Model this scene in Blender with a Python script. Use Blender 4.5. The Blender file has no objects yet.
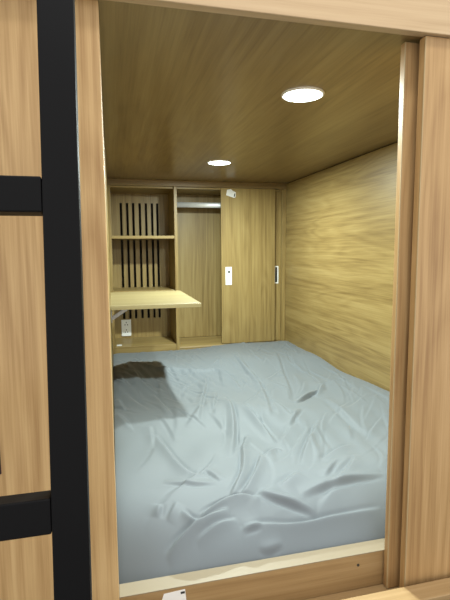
import bpy, bmesh, math, random
import numpy as np
from mathutils import Vector, Matrix

scene = bpy.context.scene
COL = scene.collection
random.seed(4)

# ------------------------------------------------------------------ helpers
def box_bm(bm, x0, x1, y0, y1, z0, z1, bev=0.0):
    vs = [bm.verts.new((x, y, z)) for x in (x0, x1) for y in (y0, y1) for z in (z0, z1)]
    q = [(0, 1, 3, 2), (4, 6, 7, 5), (0, 4, 5, 1), (2, 3, 7, 6), (0, 2, 6, 4), (1, 5, 7, 3)]
    fs = [bm.faces.new([vs[i] for i in f]) for f in q]
    if bev > 0:
        es = list({e for f in fs for e in f.edges})
        bmesh.ops.bevel(bm, geom=es, offset=bev, segments=2, profile=0.5, affect='EDGES')

def bar_bm(bm, a, b, w, d, up=(0, 0, 1), bev=0.0):
    """rectangular bar from a to b: w across, d along the other normal"""
    a, b = Vector(a), Vector(b)
    t = (b - a).normalized(); s = t.cross(Vector(up)).normalized(); n = s.cross(t)
    t2 = bmesh.new(); box_bm(t2, -w / 2, w / 2, -d / 2, d / 2, 0, (b - a).length, bev)
    m = Matrix((s, n, t)).transposed().to_4x4(); m.translation = a
    bmesh.ops.transform(t2, matrix=m, verts=t2.verts)
    me = bpy.data.meshes.new('tmp'); t2.to_mesh(me); t2.free(); bm.from_mesh(me); bpy.data.meshes.remove(me)

def rev_bm(bm, prof, c, n=64, caps=True):
    """lathe about a vertical axis at c; prof = [(r, z), ...]"""
    rings = []
    for r, z in prof:
        rings.append([bm.verts.new((c[0] + r * math.cos(2 * math.pi * i / n), c[1] + r * math.sin(2 * math.pi * i / n), c[2] + z)) for i in range(n)])
    for a, b in zip(rings, rings[1:]):
        for i in range(n):
            bm.faces.new((a[i], a[(i + 1) % n], b[(i + 1) % n], b[i]))
    if caps:
        bm.faces.new(rings[0][::-1]); bm.faces.new(rings[-1])

def obj(name, bm, mat, parent=None, base=None, smooth=False):
    """link a bmesh as ONE object; geometry is given in room coordinates"""
    bmesh.ops.recalc_face_normals(bm, faces=bm.faces)
    b = Vector(base) if base is not None else (Vector(parent.get('_b')) if parent is not None else Vector((0, 0, 0)))
    bmesh.ops.translate(bm, vec=-b, verts=bm.verts)
    me = bpy.data.meshes.new(name); bm.to_mesh(me); bm.free()
    me.materials.append(mat)
    if smooth:
        for p in me.polygons: p.use_smooth = True
    o = bpy.data.objects.new(name, me); COL.objects.link(o)
    if parent is not None: o.parent = parent
    else: o.location = b
    o['_b'] = tuple(b)
    return o

def box(name, c, mat, parent=None, bev=0.0012, base=None):
    bm = bmesh.new(); box_bm(bm, *c, bev)
    return obj(name, bm, mat, parent, base)

def struct(name, c, mat, bev=0.0012, label=None):
    o = box(name, c, mat, None, bev, base=((c[0] + c[1]) / 2, c[2], c[4]))
    o['kind'] = 'structure'
    if label: o['label'] = label
    return o

def thing(name, label, cat, base, group=None):
    o = bpy.data.objects.new(name, None); COL.objects.link(o)
    o.location = base; o['_b'] = tuple(base); o.empty_display_size = 0.05
    o['label'] = label; o['category'] = cat
    if group: o['group'] = group
    return o

# ------------------------------------------------------------------ materials
def mat_base(name):
    m = bpy.data.materials.new(name); m.use_nodes = True
    nt = m.node_tree
    return m, nt, nt.nodes['Principled BSDF']

def plain(name, col, rough=0.5, metal=0.0, spec=0.5, emit=None):
    m, nt, b = mat_base(name)
    b.inputs['Base Color'].default_value = (*col, 1); b.inputs['Roughness'].default_value = rough
    b.inputs['Metallic'].default_value = metal; b.inputs['Specular IOR Level'].default_value = spec
    if emit:
        b.inputs['Emission Color'].default_value = (*emit[0], 1); b.inputs['Emission Strength'].default_value = emit[1]
    else:                                                    # a whisper of wear so the finish is not dead flat
        n = nt.nodes.new('ShaderNodeTexNoise'); n.inputs['Scale'].default_value = 30
        mr = nt.nodes.new('ShaderNodeMapRange'); mr.inputs['To Min'].default_value = rough * 0.9; mr.inputs['To Max'].default_value = min(1, rough * 1.1)
        nt.links.new(n.outputs['Fac'], mr.inputs['Value']); nt.links.new(mr.outputs['Result'], b.inputs['Roughness'])
    return m

def wood(name, axis, light, mid, dark, rough=0.42, seed=0.0, across=1.0, contrast=1.0):
    """oak laminate: long grain along axis, fine pores, a few cathedral figures and knots"""
    m, nt, b = mat_base(name)
    N, L = nt.nodes.new, nt.links.new
    tc = N('ShaderNodeTexCoord')
    def mapped(along, acr):
        mp = N('ShaderNodeMapping'); mp.inputs['Location'].default_value = (seed, seed * 1.7, seed * 0.6)
        s = [acr] * 3; s['xyz'.index(axis)] = along
        mp.inputs['Scale'].default_value = s
        L(tc.outputs['Object'], mp.inputs['Vector']); return mp.outputs['Vector']
    def noise(v, sc, det, dist, ro=0.55):
        n = N('ShaderNodeTexNoise'); n.inputs['Scale'].default_value = sc; n.inputs['Detail'].default_value = det
        n.inputs['Distortion'].default_value = dist; n.inputs['Roughness'].default_value = ro
        L(v, n.inputs['Vector']); return n.outputs['Fac']
    def math_(op, a, bb):
        n = N('ShaderNodeMath'); n.operation = op
        for k, q in enumerate((a, bb)):
            if isinstance(q, (int, float)): n.inputs[k].default_value = q
            else: L(q, n.inputs[k])
        return n.outputs[0]
    broad = noise(mapped(0.4, 9.0 * across), 1.0, 4, 0.5)
    grain = noise(mapped(1.5, 70.0 * across), 1.0, 5, 0.25, 0.65)
    pore = noise(mapped(6.0, 300.0), 1.0, 3, 0.1)
    # cathedral figure: contour lines of a stretched noise
    fig = noise(mapped(0.7, 5.5 * across), 1.0, 2, 0.3)
    rings = math_('FRACT', math_('MULTIPLY', fig, 13.0), 0.0)
    rings = math_('ABSOLUTE', math_('SUBTRACT', rings, 0.5), 0.0)
    f = math_('ADD', math_('MULTIPLY', broad, 0.40), math_('MULTIPLY', grain, 0.50))
    f = math_('ADD', f, math_('MULTIPLY', pore, 0.22))
    f = math_('ADD', f, math_('MULTIPLY', rings, 0.16))
    f = math_('ADD', math_('MULTIPLY', math_('SUBTRACT', f, 0.60), contrast), 0.5)
    r = N('ShaderNodeValToRGB'); e = r.color_ramp.elements
    e[0].position = 0.30; e[0].color = (*dark, 1); e[1].position = 0.70; e[1].color = (*light, 1)
    k = r.color_ramp.elements.new(0.5); k.color = (*mid, 1)
    L(f, r.inputs['Fac']); L(r.outputs['Color'], b.inputs['Base Color'])
    b.inputs['Roughness'].default_value = rough; b.inputs['Specular IOR Level'].default_value = 0.4
    bp = N('ShaderNodeBump'); bp.inputs['Strength'].default_value = 0.06; bp.inputs['Distance'].default_value = 0.001
    L(grain, bp.inputs['Height']); L(bp.outputs['Normal'], b.inputs['Normal'])
    return m

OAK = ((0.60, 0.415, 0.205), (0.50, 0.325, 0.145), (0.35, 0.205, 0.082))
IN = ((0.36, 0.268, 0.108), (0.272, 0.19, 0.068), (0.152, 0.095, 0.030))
W_out_v = wood('oak_laminate_front_upright', 'z', *OAK, seed=3.1, contrast=1.25)
W_jamb = wood('oak_laminate_jamb', 'z', *OAK, seed=8.3, contrast=1.25)
W_door = wood('oak_laminate_sliding_door', 'z', (0.50, 0.325, 0.155), (0.41, 0.255, 0.11), (0.29, 0.165, 0.066), seed=5.2, contrast=1.3)
W_out_h = wood('oak_laminate_front_level', 'x', (0.56, 0.42, 0.255), (0.48, 0.345, 0.20), (0.36, 0.24, 0.125), seed=1.7, contrast=0.7)  # header's glancing reflection put into a paler, greyer tone of the same laminate
W_sill = wood('oak_laminate_sill', 'x', (0.38, 0.255, 0.125), (0.31, 0.20, 0.09), (0.22, 0.13, 0.055), seed=12.4)
W_ceil = wood('shaded_oak_laminate_ceiling', 'y', (0.275, 0.196, 0.085), (0.21, 0.14, 0.056), (0.125, 0.076, 0.027), seed=2.2, rough=0.28, contrast=1.15)  # darker copy of the interior laminate: the ceiling's dimness put into the colour
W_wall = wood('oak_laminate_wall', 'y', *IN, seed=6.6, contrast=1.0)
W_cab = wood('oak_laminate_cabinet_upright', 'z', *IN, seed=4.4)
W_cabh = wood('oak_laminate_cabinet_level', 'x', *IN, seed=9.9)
W_fas = wood('shaded_oak_laminate_fascia', 'x', (0.275, 0.196, 0.085), (0.21, 0.14, 0.056), (0.125, 0.076, 0.027), seed=9.1, contrast=0.7)  # lamps only graze the fascia; that dimness is put into its colour
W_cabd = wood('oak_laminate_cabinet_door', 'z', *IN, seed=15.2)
W_top = wood('pale_oak_laminate_tabletop', 'x', (0.32, 0.268, 0.14), (0.265, 0.212, 0.10), (0.19, 0.14, 0.06), seed=7.7)
EDGE = plain('pale_edge_band', (0.40, 0.30, 0.165), 0.55, 0.0, 0.2)
SILLTOP = plain('lamplit_sill_edge', (0.235, 0.19, 0.125), 0.5)  # same laminate as the board, with the lamp's whitish cast put into the colour
BLACK = plain('black_powder_coat', (0.0045, 0.0045, 0.005), 0.5, 0.0, 0.09)
DARK = plain('cavity_shade', (0.03, 0.026, 0.02), 0.8)  # near-black colour standing in for the shade inside holes, slots and gaps
MAROON = plain('dark_maroon_plastic', (0.035, 0.008, 0.008), 0.5)
WHITE = plain('white_plastic', (0.78, 0.79, 0.78), 0.4)
PAPER = plain('white_paper', (0.75, 0.75, 0.74), 0.8)
INK = plain('black_ink', (0.02, 0.02, 0.022), 0.7)
CHROME = plain('satin_chrome', (0.86, 0.88, 0.89), 0.45, 0.45)
STEEL = plain('grey_zinc_bracket', (0.62, 0.60, 0.57), 0.45, 0.6)
CONC = plain('grey_floor_vinyl', (0.09, 0.085, 0.08), 0.6)

def sheet_mat():
    m, nt, b = mat_base('blue_grey_satin_sheet')
    b.inputs['Base Color'].default_value = SHEET_COL
    b.inputs['Roughness'].default_value = 0.55; b.inputs["Specular IOR Level"].default_value = 0.2
    b.inputs['Sheen Weight'].default_value = 0.15; b.inputs['Sheen Roughness'].default_value = 0.4
    tc = nt.nodes.new('ShaderNodeTexCoord')
    n = nt.nodes.new('ShaderNodeTexNoise'); n.inputs['Scale'].default_value = 900; n.inputs['Detail'].default_value = 2
    bp = nt.nodes.new('ShaderNodeBump'); bp.inputs['Strength'].default_value = 0.05; bp.inputs['Distance'].default_value = 0.0005
    nt.links.new(tc.outputs['Object'], n.inputs['Vector']); nt.links.new(n.outputs['Fac'], bp.inputs['Height'])
    nt.links.new(bp.outputs['Normal'], b.inputs['Normal'])
    return m
SHEET_COL = (0.142, 0.161, 0.176, 1)
SHEET = sheet_mat()
LAMP_COL = (0.88, 1.0, 0.94); LAMP_E = 12.0; LAMP_W = 24.0
CORR = ((0.25, 0.18, 2.6), (0.25, 0.65, 0.4), 0.9, 0.20, 26.0, (0.95, 0.97, 1.0))
WCOL = (1.0, 0.975, 0.93); WSTR = 1.5
EXPO = 0.0
# ------------------------------------------------------------------ the sleeping pod's shell
ZC = 1.05            # ceiling above the mattress top (z = 0)
XR = 1.142           # right wall
FL = -0.42           # corridor floor
struct('floor', (-1.6, 2.2, -1.6, 3.40, FL - 0.05, FL), CONC, 0)
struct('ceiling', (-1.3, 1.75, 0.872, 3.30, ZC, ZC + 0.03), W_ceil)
struct('wall_right', (XR, XR + 0.03, 0.93, 3.30, FL, ZC - 0.004), W_wall)
struct('wall_left', (-0.045, -0.012, 0.965, 3.30, FL, ZC - 0.001), W_wall)
struct('wall_back', (-0.06, XR + 0.06, 3.301, 3.33, FL, ZC + 0.03), DARK)
struct('trim_1', (XR + 0.004, XR + 0.03, 0.951, 3.30, ZC - 0.0039, ZC - 0.0001), DARK, 0)      # dark strip put in as the shade of the gap over the right wall

# front of the pod, seen from the corridor
YH = 0.85
struct('trim_2', (-1.3, 1.75, YH, 0.8715, 1.0475, 1.72), W_out_h, 0.0015, 'wide oak board across the top of the opening')
panel = struct('wall_front', (-1.3, -0.104, 0.872, 0.93, FL, 1.0474), W_out_v, 0.0015, 'oak board left of the opening behind the black ladder')
p = box('handle', (-0.262, -0.2115, 0.8695, 0.876, 0.214, 0.285), MAROON, None, 0.002, base=(0, 0, 0)); bpy.data.objects.remove(p)
bm = bmesh.new(); box_bm(bm, -0.262, -0.2075, 0.8700, 0.8745, 0.216, 0.281, 0.001)
h = obj('recessed_handle', bm, MAROON, panel); h['label'] = 'dark maroon recessed pull'
struct('trim_3', (-0.099, -0.008, 0.872, 0.962, FL, 1.0474), W_jamb, 0.0015, 'oak jamb board on the left side of the opening')

# bottom track and its lip
bm = bmesh.new()
box_bm(bm, -0.007, 1.34, 0.846, 0.9125, FL, -0.188, 0.001)
box_bm(bm, -0.007, 1.34, 0.800, 0.8455, FL, -0.146, 0.0015)
tr = obj('trim_4', bm, W_sill, None, base=(0.65, 0.80, FL)); tr['kind'] = 'structure'; tr['label'] = 'stepped oak track under the sliding doors'

d1 = struct('door_1', (0.610, 1.24, 0.894, 0.910, -0.186, 1.0465), W_door, 0.001, 'rear oak sliding door panel slid open to the right')
d2 = struct('door_2', (0.633, 1.27, 0.860, 0.880, -0.186, 1.0465), W_door, 0.001, 'front oak sliding door panel nearest the corridor')
struct('trim_5', (1.28, 1.75, 0.872, 0.95, FL, 1.0474), W_out_v, 0.0015)
for d, x, y0, y1 in ((d1, 0.610, 0.894, 0.910), (d2, 0.633, 0.860, 0.880)):
    e = box('edge_band', (x - 0.0008, x + 0.0012, y0 - 0.0008, y0 + 0.0022, -0.1855, 1.046), EDGE, d, 0.0004)

# sill board in front of the mattress
sill = thing('sill_board', 'low oak bed board with lamplit top edge across the bottom of the opening', 'bed board', (0.3, 0.93, FL))
bm = bmesh.new(); box_bm(bm, -0.0075, 0.6095, 0.9135, 0.952, FL, -0.102, 0.0008); box_bm(bm, 0.6095, XR - 0.001, 0.914, 0.952, FL, -0.102, 0.0008)
obj('board', bm, W_sill, sill)
box('top_edge_band', (-0.0075, XR - 0.001, 0.9130, 0.9525, -0.1018, -0.100), SILLTOP, sill, 0.0004)['label'] = 'lamplit top edge'
bm = bmesh.new(); t2 = bmesh.new(); rev_bm(t2, [(0.0032, -0.0006), (0.0032, 0.0006)], (0, 0, 0), 20)
bmesh.ops.transform(t2, matrix=Matrix.Translation((0.5435, 0.9128, -0.1275)) @ Matrix.Rotation(math.pi / 2, 4, 'X'), verts=t2.verts)
obj('screw_hole', t2, DARK, sill)
bm.free()
def slab_xz(name, pts, y, mat, parent, th=0.0006):
    """thin sheet in a vertical plane facing the corridor"""
    bm = bmesh.new()
    a = [bm.verts.new((px, y, pz)) for px, pz in pts]; b = [bm.verts.new((px, y + th, pz)) for px, pz in pts]
    bm.faces.new(a); bm.faces.new(b[::-1]); n = len(pts)
    for i in range(n): bm.faces.new((a[i], b[i], b[(i + 1) % n], a[(i + 1) % n]))
    return obj(name, bm, mat, parent)
st = slab_xz('sticker', [(0.080, -0.1235), (0.0845, -0.1105), (0.1300, -0.1080), (0.1335, -0.1480), (0.0790, -0.1480)], 0.9128, PAPER, sill)
st['label'] = 'white paper sticker'
slab_xz('printed_mark', [(0.1205, -0.1175), (0.1200, -0.1125), (0.1290, -0.1120), (0.1295, -0.1170)], 0.9124, INK, st)

# ------------------------------------------------------------------ ladder in front of the opening
lad = thing('bunk_ladder', 'black square tube steel ladder standing in front of the left board', 'ladder', (-0.3, 0.53, FL))
P0, P1 = Vector((-0.0616, 0.5737, 0.1756)), Vector((-0.0580, 0.6595, 0.9371))
dirv = (P1 - P0) / (P1.z - P0.z)
def on_post(z, dx=0): return P0 + dirv * (z - P0.z) + Vector((dx, 0, 0))
nrm = Vector((1, 0, 0)).cross(dirv).normalized()
for dx in (0, -0.44):
    bm = bmesh.new(); a, b = on_post(FL + 0.002, dx), on_post(1.72, dx)
    bar_bm(bm, a, b, 0.0440, 0.030, up=nrm, bev=0.002); obj('post', bm, BLACK, lad)
for z in (0.687, 0.291, -0.105, 1.083, 1.479):
    bm = bmesh.new(); c = on_post(z)
    bar_bm(bm, c + Vector((-0.418, 0, 0)), c + Vector((-0.0225, 0, 0)), 0.030, 0.0445, up=dirv, bev=0.002)
    obj('rung', bm, BLACK, lad)

# ------------------------------------------------------------------ mattress under its sheet
FOLDS = [
    ([(0.011, 2.754), (0.079, 2.536), (0.187, 2.333), (0.311, 2.340), (0.424, 2.288), (0.532, 2.300), (0.555, 2.117), (0.544, 1.904)], 0.020, 0.014),
    ([(0.230, 2.405), (0.296, 2.225), (0.364, 2.245)], 0.016, 0.008),
    ([(0.080, 2.322), (0.121, 2.097), (0.172, 1.960)], 0.018, 0.010),
    ([(0.155, 1.965), (0.179, 1.715), (0.192, 1.606)], 0.018, 0.009),
    ([(0.447, 2.222), (0.351, 1.856), (0.274, 1.535)], 0.016, 0.011),
    ([(0.443, 1.978), (0.373, 1.722), (0.342, 1.617)], 0.014, 0.008),
    ([(0.444, 1.831), (0.418, 1.597), (0.368, 1.396), (0.325, 1.280)], 0.017, 0.013),
    ([(0.472, 1.695), (0.483, 1.509), (0.489, 1.340)], 0.018, 0.016),
    ([(0.114, 1.488), (0.141, 1.378), (0.173, 1.235), (0.196, 1.187), (0.248, 1.168)], 0.016, 0.009),
    ([(0.002, 1.949), (0.030, 1.755)], 0.020, 0.009),
    ([(0.687, 2.621), (0.641, 1.989)], 0.018, 0.008),
    ([(0.373, 1.317), (0.416, 1.409)], 0.012, 0.008),
    ([(0.681, 2.441), (0.667, 2.086), (0.615, 1.813), (0.540, 1.534)], 0.018, 0.012),
    ([(0.957, 2.631), (0.836, 2.176), (0.744, 1.850), (0.680, 1.689)], 0.018, 0.010),
    ([(0.695, 1.673), (0.788, 1.766), (0.876, 1.845)], 0.013, 0.018),
    ([(0.825, 1.756), (0.888, 1.842), (0.920, 1.897)], 0.012, 0.014),
    ([(0.715, 1.487), (0.591, 1.313), (0.533, 1.218), (0.508, 1.166)], 0.017, 0.013),
    ([(0.687, 1.603), (0.575, 1.446)], 0.016, 0.010),
    ([(0.858, 1.720), (0.820, 1.459), (0.818, 1.303)], 0.030, 0.010),
    ([(0.426, 1.253), (0.479, 1.312), (0.492, 1.286)], 0.013, 0.009),
    ([(0.576, 1.180), (0.672, 1.254), (0.730, 1.277)], 0.020, 0.009),
    ([(0.909, 1.916), (1.092, 1.953)], 0.020, 0.008),
    ([(0.113, 1.170), (0.181, 1.147), (0.252, 1.135)], 0.014, 0.007),
    ([(0.386, 1.352), (0.360, 1.250), (0.329, 1.153), (0.271, 1.070)], 0.014, 0.015),
    ([(0.100, 0.983), (0.151, 1.010), (0.202, 1.026), (0.263, 1.040)], 0.015, 0.017),
    ([(0.186, 1.033), (0.223, 1.052), (0.292, 1.072), (0.347, 1.059)], 0.014, 0.016),
    ([(0.422, 1.268), (0.369, 1.154), (0.321, 1.089), (0.292, 1.072)], 0.014, 0.014),
    ([(0.146, 1.058), (0.168, 1.029), (0.194, 1.033)], 0.011, 0.009),
    ([(0.284, 0.999), (0.334, 1.004)], 0.010, 0.008),
    ([(0.171, 0.991), (0.231, 1.013), (0.275, 1.018)], 0.012, 0.009),
    ([(0.348, 1.078), (0.391, 1.053), (0.437, 1.034), (0.483, 1.013)], 0.015, 0.016),
    ([(0.456, 1.058), (0.528, 1.073), (0.611, 1.079), (0.708, 1.077)], 0.017, 0.012),
    ([(0.276, 0.997), (0.329, 1.004), (0.421, 0.992), (0.531, 0.999), (0.658, 0.996)], 0.012, 0.011),
    ([(0.625, 1.181), (0.539, 1.096)], 0.015, 0.008),
    ([(0.314, 0.972), (0.333, 0.965), (0.376, 0.972)], 0.008, 0.009),
    ([(0.485, 1.127), (0.410, 1.084)], 0.020, 0.008),
    ([(0.096, 1.083), (0.085, 1.052)], 0.014, 0.006),
    ([(0.140, 1.081), (0.110, 1.040)], 0.014, 0.006),
    ([(0.236, 1.218), (0.267, 1.141)], 0.014, 0.006),
]
def mattress():
    root = thing('mattress', 'bed mattress in a rumpled blue grey satin sheet filling the pod floor', 'mattress', (0.57, 0.955, -0.22))
    x0, x1, y0, y1 = -0.0105, XR - 0.0015, 0.9535, 2.928
    nx, ny = 340, 560
    xs = np.linspace(x0, x1, nx)
    u = np.linspace(0, 1, ny); ys = y0 + (y1 - y0) * (0.55 * u + 0.45 * u ** 2)
    X, Y = np.meshgrid(xs, ys)
    t = np.clip((1.15 - Y) / 0.2, 0, 1); Z = -0.11 * t * t
    rng = np.random.RandomState(7)
    for k in range(34):                                    # soft lie of the cloth
        fx, fy = rng.normal(0, 7), rng.normal(0, 5)
        Z += 0.0042 / (1 + 0.12 * math.hypot(fx, fy)) * np.sin(fx * X + fy * Y + rng.uniform(0, 6.28))
    for k in range(26):                                    # fine puckers running roughly along the bed
        fx, fy = rng.normal(0, 55), rng.normal(0, 22)
        cx, cy, s = rng.uniform(0.05, 1.1), rng.uniform(1.0, 2.7), rng.uniform(0.08, 0.2)
        Z += 0.0016 * np.sin(fx * X + fy * Y) * np.exp(-((X - cx) ** 2 + (Y - cy) ** 2) / (2 * s * s))
    def flow(x, y):                                        # which way the cloth is pulled
        a = 80 - 42 * math.exp(-((x - 0.15) / 0.3) ** 2 - ((y - 1.08) / 0.2) ** 2) - 72 * math.exp(-((x - 0.75) / 0.4) ** 2 - ((y - 1.0) / 0.16) ** 2)
        a += -28 * math.exp(-((x - 0.85) / 0.25) ** 2 - ((y - 1.6) / 0.3) ** 2) + 40 * math.exp(-((x - 0.12) / 0.15) ** 2 - ((y - 2.0) / 0.5) ** 2)
        return math.radians(a)
    extra = []
    for k in range(210):
        x, y = rng.uniform(0.03, 1.11), rng.uniform(0.99, 2.8) ** 1.0
        jit = math.radians(rng.normal(0, 15)); n_ = rng.randint(5, 15); st = rng.uniform(0.018, 0.034); P = [(x, y)]
        for q in range(n_):
            a = flow(x, y) + jit; x += st * math.cos(a); y += st * math.sin(a); P.append((x, y))
        extra.append((P, rng.uniform(0.0038, 0.0095), rng.uniform(0.001, 0.0042)))
    for pts, w, amp in [(p, w * 0.42, a * 0.95) for p, w, a in FOLDS] + extra:
        P = np.array(pts); flip = 1.0 if rng.rand() < 0.6 else -1.0
        for _ in range(3 if len(P) < 8 else 1):            # round the corners of the line
            A, B = P[:-1], P[1:]
            mid = np.empty((2 * len(A), 2)); mid[0::2] = .75 * A + .25 * B; mid[1::2] = .25 * A + .75 * B
            P = np.vstack([P[:1], mid, P[-1:]])
        mg = 7 * w
        i0, i1 = np.searchsorted(xs, [P[:, 0].min() - mg, P[:, 0].max() + mg]); j0, j1 = np.searchsorted(ys, [P[:, 1].min() - mg, P[:, 1].max() + mg])
        if i1 - i0 < 2 or j1 - j0 < 2: continue
        x_, y_ = X[j0:j1, i0:i1], Y[j0:j1, i0:i1]
        A, B = P[:-1], P[1:]; D = B - A; ln = np.hypot(D[:, 0], D[:, 1]); cum = np.concatenate([[0], np.cumsum(ln)]); tot = cum[-1]
        best = np.full(x_.shape, 9.0); par = np.zeros(x_.shape); side = np.ones(x_.shape)
        for i in range(len(A)):
            if ln[i] < 1e-6: continue
            tx = np.clip(((x_ - A[i, 0]) * D[i, 0] + (y_ - A[i, 1]) * D[i, 1]) / ln[i] ** 2, 0, 1)
            ddx, ddy = x_ - A[i, 0] - tx * D[i, 0], y_ - A[i, 1] - tx * D[i, 1]
            d = np.hypot(ddx, ddy); m = d < best
            best = np.where(m, d, best); par = np.where(m, (cum[i] + tx * ln[i]) / tot, par)
            side = np.where(m, np.where(D[i, 0] * ddy - D[i, 1] * ddx >= 0, 1.0, -1.0), side)
        taper = np.sin(np.pi * np.clip(par, 0, 1)) ** 0.8
        s = best * side * flip / w
        ridge = np.where(s > 0, np.exp(-np.abs(s) ** 1.6), np.exp(-np.abs(s / 2.6) ** 1.6))     # steep on one flank, a long fall on the other
        Z[j0:j1, i0:i1] += amp * taper * (ridge - 0.42 * np.exp(-(s - 1.7) ** 2 / 0.8))
    # tuck towards the sides
    Z -= 0.010 * np.exp(-(X - x0) / 0.018) + 0.008 * np.exp(-(x1 - X) / 0.012) + 0.008 * np.exp(-(y1 - Y) / 0.012)
    Z -= 0.05 * np.exp(-((X + 0.01) / 0.10) ** 2 - ((Y - 0.95) / 0.07) ** 2)
    Z -= 0.017 * np.clip(X / 1.14, 0, 1) * np.exp(-(y1 - Y) / 0.22)
    edge = np.exp(-(Y - y0) / 0.012)
    Z = Z * (1 - edge * 0.6) + edge * 0.6 * (-0.125)
    V = np.stack([X, Y, Z], -1).reshape(-1, 3).tolist()
    F = [(j * nx + i, j * nx + i + 1, (j + 1) * nx + i + 1, (j + 1) * nx + i) for j in range(ny - 1) for i in range(nx - 1)]
    # skirt down the four sides
    loop = [i for i in range(nx)] + [j * nx + nx - 1 for j in range(1, ny)] + [(ny - 1) * nx + i for i in range(nx - 2, -1, -1)] + [j * nx for j in range(ny - 2, 0, -1)]
    b0 = len(V)
    for i in loop: V.append((V[i][0], V[i][1], -0.21))
    n = len(loop)
    for k in range(n): F.append((loop[k], b0 + k, b0 + (k + 1) % n, loop[(k + 1) % n]))
    b = Vector(root['_b'])
    me = bpy.data.meshes.new('fitted_sheet'); me.from_pydata([tuple(Vector(v) - b) for v in V], [], F); me.update()
    for p in me.polygons: p.use_smooth = True
    me.materials.append(SHEET)
    o = bpy.data.objects.new('fitted_sheet', me); COL.objects.link(o); o.parent = root
    return root
mattress()
struct('trim_6', (-0.011, XR - 0.001, 0.9535, 2.93, FL, -0.22), W_sill, 0, 'bed base under the mattress')

# ------------------------------------------------------------------ shelving unit at the far end
YB, YK = 2.933, 3.25
ZB = 0.008
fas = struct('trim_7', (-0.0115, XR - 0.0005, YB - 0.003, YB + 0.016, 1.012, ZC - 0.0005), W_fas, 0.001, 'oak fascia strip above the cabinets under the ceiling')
su = thing('shelving_unit', 'open oak shelving unit with slotted back at the far left end', 'shelf unit', (0.2, YB, -0.2))
box('side_panel', (-0.0115, 0.004, YB, YK, -0.2, 1.0115), W_cab, su)
box('side_panel', (0.391, 0.410, YB, YK, -0.2, 1.0115), W_cab, su)
box('top_panel', (0.0042, 0.3908, YB + 0.017, YK, 1.0, 1.0115), W_cabh, su)
box('bottom_panel', (0.0042, 0.3908, YB + 0.004, YK, -0.2, ZB), W_cabh, su)
box('shelf', (0.0042, 0.3908, YB + 0.003, YK - 0.0085, 0.688, 0.706), W_cabh, su)
box('shelf', (0.0042, 0.3908, YB + 0.02, YK - 0.0085, 0.343, 0.361), W_cabh, su)
bm = bmesh.new()
sl = [0.071, 0.113, 0.153, 0.197, 0.239, 0.280, 0.316]; hw = 0.0080
zt, zb = 0.935, 0.142
box_bm(bm, 0.0042, sl[0] - hw, YK - 0.008, YK, ZB + 0.0002, 0.9998)
box_bm(bm, sl[-1] + hw, 0.3908, YK - 0.008, YK, ZB + 0.0002, 0.9998)
box_bm(bm, sl[0] - hw, sl[-1] + hw, YK - 0.008, YK, zt, 0.9998)
box_bm(bm, sl[0] - hw, sl[-1] + hw, YK - 0.008, YK, ZB + 0.0002, zb)
for a, b in zip(sl, sl[1:]): box_bm(bm, a + hw, b - hw, YK - 0.008, YK, zb, zt)
obj('slotted_back_panel', bm, W_cab, su)['label'] = 'oak back panel with seven tall air slots'
bm = bmesh.new(); box_bm(bm, 0.014, 0.046, YB + 0.0405, YB + 0.078, ZB + 0.0002, ZB + 0.0012)
obj('paper_label', bm, PAPER, su)['label'] = 'small white paper label'

ot = thing('wall_outlet', 'white double power outlet on the back panel under the folding table', 'power outlet', (0.083, YK - 0.0085, 0.02))
box('faceplate', (0.050, 0.116, YK - 0.0165, YK - 0.0083, 0.022, 0.137), WHITE, ot, 0.002)
for zc in (0.108, 0.056):
    for px, pz in ((0.083, zc + 0.010), (0.0745, zc - 0.006), (0.0915, zc - 0.006)):
        bm = bmesh.new(); box_bm(bm, px - 0.0028, px + 0.0028, YK - 0.0172, YK - 0.0166, pz - 0.0042, pz + 0.0042, 0.0005)
        obj('socket_hole', bm, DARK, ot)

# ------------------------------------------------------------------ folding table on the left wall
ft = thing('folding_table', 'pale oak drop leaf table folded out from the left wall over the mattress', 'table', (0.0, 2.18, 0.383))
box('tabletop', (-0.012, 0.352, 1.850, 2.455, 0.383, 0.400), W_top, ft, 0.0015)
bm = bmesh.new(); box_bm(bm, -0.0095, 0.215, 2.085, 2.107, 0.373, 0.3828, 0.001); br = obj('bracket', bm, STEEL, ft)
bm = bmesh.new(); box_bm(bm, -0.012, -0.0068, 2.085, 2.107, 0.296, 0.3728, 0.001); obj('wall_plate', bm, STEEL, br)
bm = bmesh.new(); bar_bm(bm, (-0.008, 2.096, 0.314), (0.085, 2.096, 0.375), 0.016, 0.006, up=(0, 1, 0), bev=0.001); obj('brace', bm, STEEL, br)

# ------------------------------------------------------------------ wardrobe at the far end
ZW = -0.010
wd = thing('wardrobe', 'oak wardrobe with sliding doors and hanging rail at the far right end', 'wardrobe', (0.77, YB, -0.2))
box('back_panel', (0.4105, XR - 0.001, YK - 0.008, YK, ZW, 1.0115), W_cab, wd)
box('top_panel', (0.4105, XR - 0.001, YB + 0.017, YK - 0.0082, 1.0, 1.0115), W_cabh, wd)
box('bottom_panel', (0.4105, XR - 0.001, YB - 0.002, YK - 0.0082, -0.2, ZW - 0.001), W_cabh, wd)
box('bottom_edge_band', (0.4105, XR - 0.001, YB - 0.004, YB - 0.0022, -0.02, ZW - 0.002), EDGE, wd, 0.0004)
box('stile', (1.115, XR - 0.001, YB - 0.001, YB + 0.10, ZW, 1.0115), W_cab, wd)
bm = bmesh.new()
n = 28; ringA, ringB = [], []
for i in range(n):
    a = 2 * math.pi * i / n
    y = 3.10 + 0.0085 * math.cos(a); z = 0.915 + 0.0175 * math.sin(a)
    ringA.append(bm.verts.new((0.4108, y, z))); ringB.append(bm.verts.new((1.114, y, z)))
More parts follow.
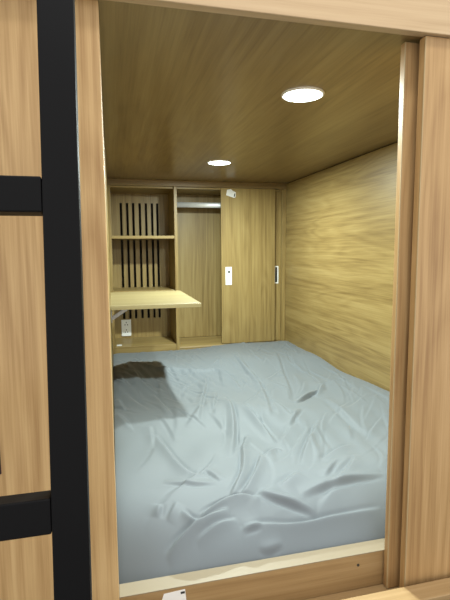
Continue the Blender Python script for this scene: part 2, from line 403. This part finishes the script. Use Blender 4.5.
for i in range(n): bm.faces.new((ringA[i], ringB[i], ringB[(i + 1) % n], ringA[(i + 1) % n]))
bm.faces.new(ringA); bm.faces.new(ringB[::-1])
obj('hanging_rail', bm, CHROME, wd, smooth=True)['label'] = 'chrome oval hanging rail'
fd = box('door', (0.695, 1.064, YB + 0.001, YB + 0.017, ZW + 0.003, 1.0105), W_cabd, wd, 0.0012); fd['label'] = 'front sliding door with white flush pull'
rd = box('door', (0.745, 1.1145, YB + 0.024, YB + 0.040, ZW + 0.003, 0.9995), W_cabd, wd, 0.0012); rd['label'] = 'rear sliding door mostly hidden behind the front one'
hb = bmesh.new(); box_bm(hb, 0.721, 0.764, YB - 0.0015, YB + 0.0008, 0.384, 0.503, 0.0009)
obj('handle', hb, WHITE, fd)['label'] = 'white flush pull'
hb = bmesh.new(); box_bm(hb, 0.737, 0.752, YB - 0.0021, YB - 0.0016, 0.463, 0.477); obj('keyhole', hb, DARK, fd)
hb = bmesh.new()
xa, xb, za, zb2 = 1.0655, 1.097, 0.385, 0.503; yq0, yq1 = YB + 0.0215, YB + 0.0239; fw = 0.0075
box_bm(hb, xa, xa + fw, yq0, yq1, za, zb2); box_bm(hb, xb - fw, xb, yq0, yq1, za, zb2)
box_bm(hb, xa + fw, xb - fw, yq0, yq1, za, za + fw); box_bm(hb, xa + fw, xb - fw, yq0, yq1, zb2 - fw, zb2)
obj('handle', hb, WHITE, rd)['label'] = 'white framed recessed pull'
hb = bmesh.new(); box_bm(hb, xa + fw, xb - fw, yq1 - 0.0006, yq1, za + fw, zb2 - fw); obj('handle_recess', hb, DARK, rd)
sk = slab_xz('sticker', [(0.735, 0.998), (0.761, 1.004), (0.775, 0.992), (0.794, 0.984), (0.792, 0.952), (0.779, 0.949), (0.729, 0.965)], YB + 0.0003, PAPER, fd)
sk['label'] = 'crumpled white paper sticker'
slab_xz('printed_mark', [(0.783, 0.975), (0.790, 0.977), (0.787, 0.957), (0.780, 0.955)], YB - 0.0001, INK, fd)

# ------------------------------------------------------------------ ceiling downlights
def downlight(y, label):
    t = thing('ceiling_downlight', label, 'ceiling light', (0.535, y, ZC), 'round downlights in the pod ceiling')
    c = (0.535, y, ZC)
    bm = bmesh.new(); rev_bm(bm, [(0.0545, -0.0002), (0.060, -0.0002), (0.060, -0.003), (0.0585, -0.0055), (0.0545, -0.0055), (0.0545, -0.0002)], c, 72, False)
    obj('trim_ring', bm, WHITE, t, smooth=False)
    bm = bmesh.new(); rev_bm(bm, [(0.0542, -0.0003), (0.0542, -0.0050)], c, 72)
    obj('diffuser', bm, LAMP, t)
    l = bpy.data.lights.new('downlight_led', 'AREA'); l.shape = 'DISK'; l.size = 0.045; l.energy = LAMP_W; l.color = LAMP_COL
    o = bpy.data.objects.new('downlight_led', l); COL.objects.link(o); o.location = (0.535, y, ZC - 0.0056); o.parent = None   # the bright core of the lamp
LAMP = plain('lit_diffuser', (0.9, 0.9, 0.9), 0.5, emit=(LAMP_COL, LAMP_E))
downlight(1.255, 'large bright round downlight in the ceiling nearest the opening')
downlight(2.29, 'smaller looking round downlight in the ceiling near the cabinets')

# ------------------------------------------------------------------ corridor light, world, camera
def area(name, loc, target, sx, sy, power, col):
    l = bpy.data.lights.new(name, 'AREA'); l.shape = 'RECTANGLE'; l.size = sx; l.size_y = sy; l.energy = power; l.color = col
    o = bpy.data.objects.new(name, l); COL.objects.link(o); o.location = loc
    o.rotation_euler = (Vector(target) - Vector(loc)).to_track_quat('-Z', 'Y').to_euler()
    return o
area('corridor_lamp', *CORR)
w = bpy.data.worlds.new('World'); scene.world = w; w.use_nodes = True
w.node_tree.nodes['Background'].inputs[0].default_value = (*WCOL, 1); w.node_tree.nodes['Background'].inputs[1].default_value = WSTR

cd = bpy.data.cameras.new('Camera'); cam = bpy.data.objects.new('Camera', cd); COL.objects.link(cam)
F_PX = 460.53
cd.sensor_fit = 'VERTICAL'; cd.sensor_height = 24; cd.lens = F_PX * 24 / 600; cd.clip_start = 0.02
R = Vector((0.97121354, -0.23810457, -0.00710501)); D = Vector((-0.03302352, -0.10504249, -0.99391927)); Fw = Vector((0.23591039, 0.96554249, -0.10988174))
m = Matrix((R, -D, -Fw)).transposed().to_4x4(); m.translation = (0, 0, 0.61949)
cam.matrix_world = m
scene.camera = cam
for o in COL.objects:
    if '_b' in o: del o['_b']
vs = scene.view_settings
vs.view_transform = 'Standard'; vs.look = 'None'; vs.gamma = 1; vs.use_curve_mapping = False; vs.exposure = EXPO
scene.cycles.max_bounces = 10; scene.cycles.diffuse_bounces = 6
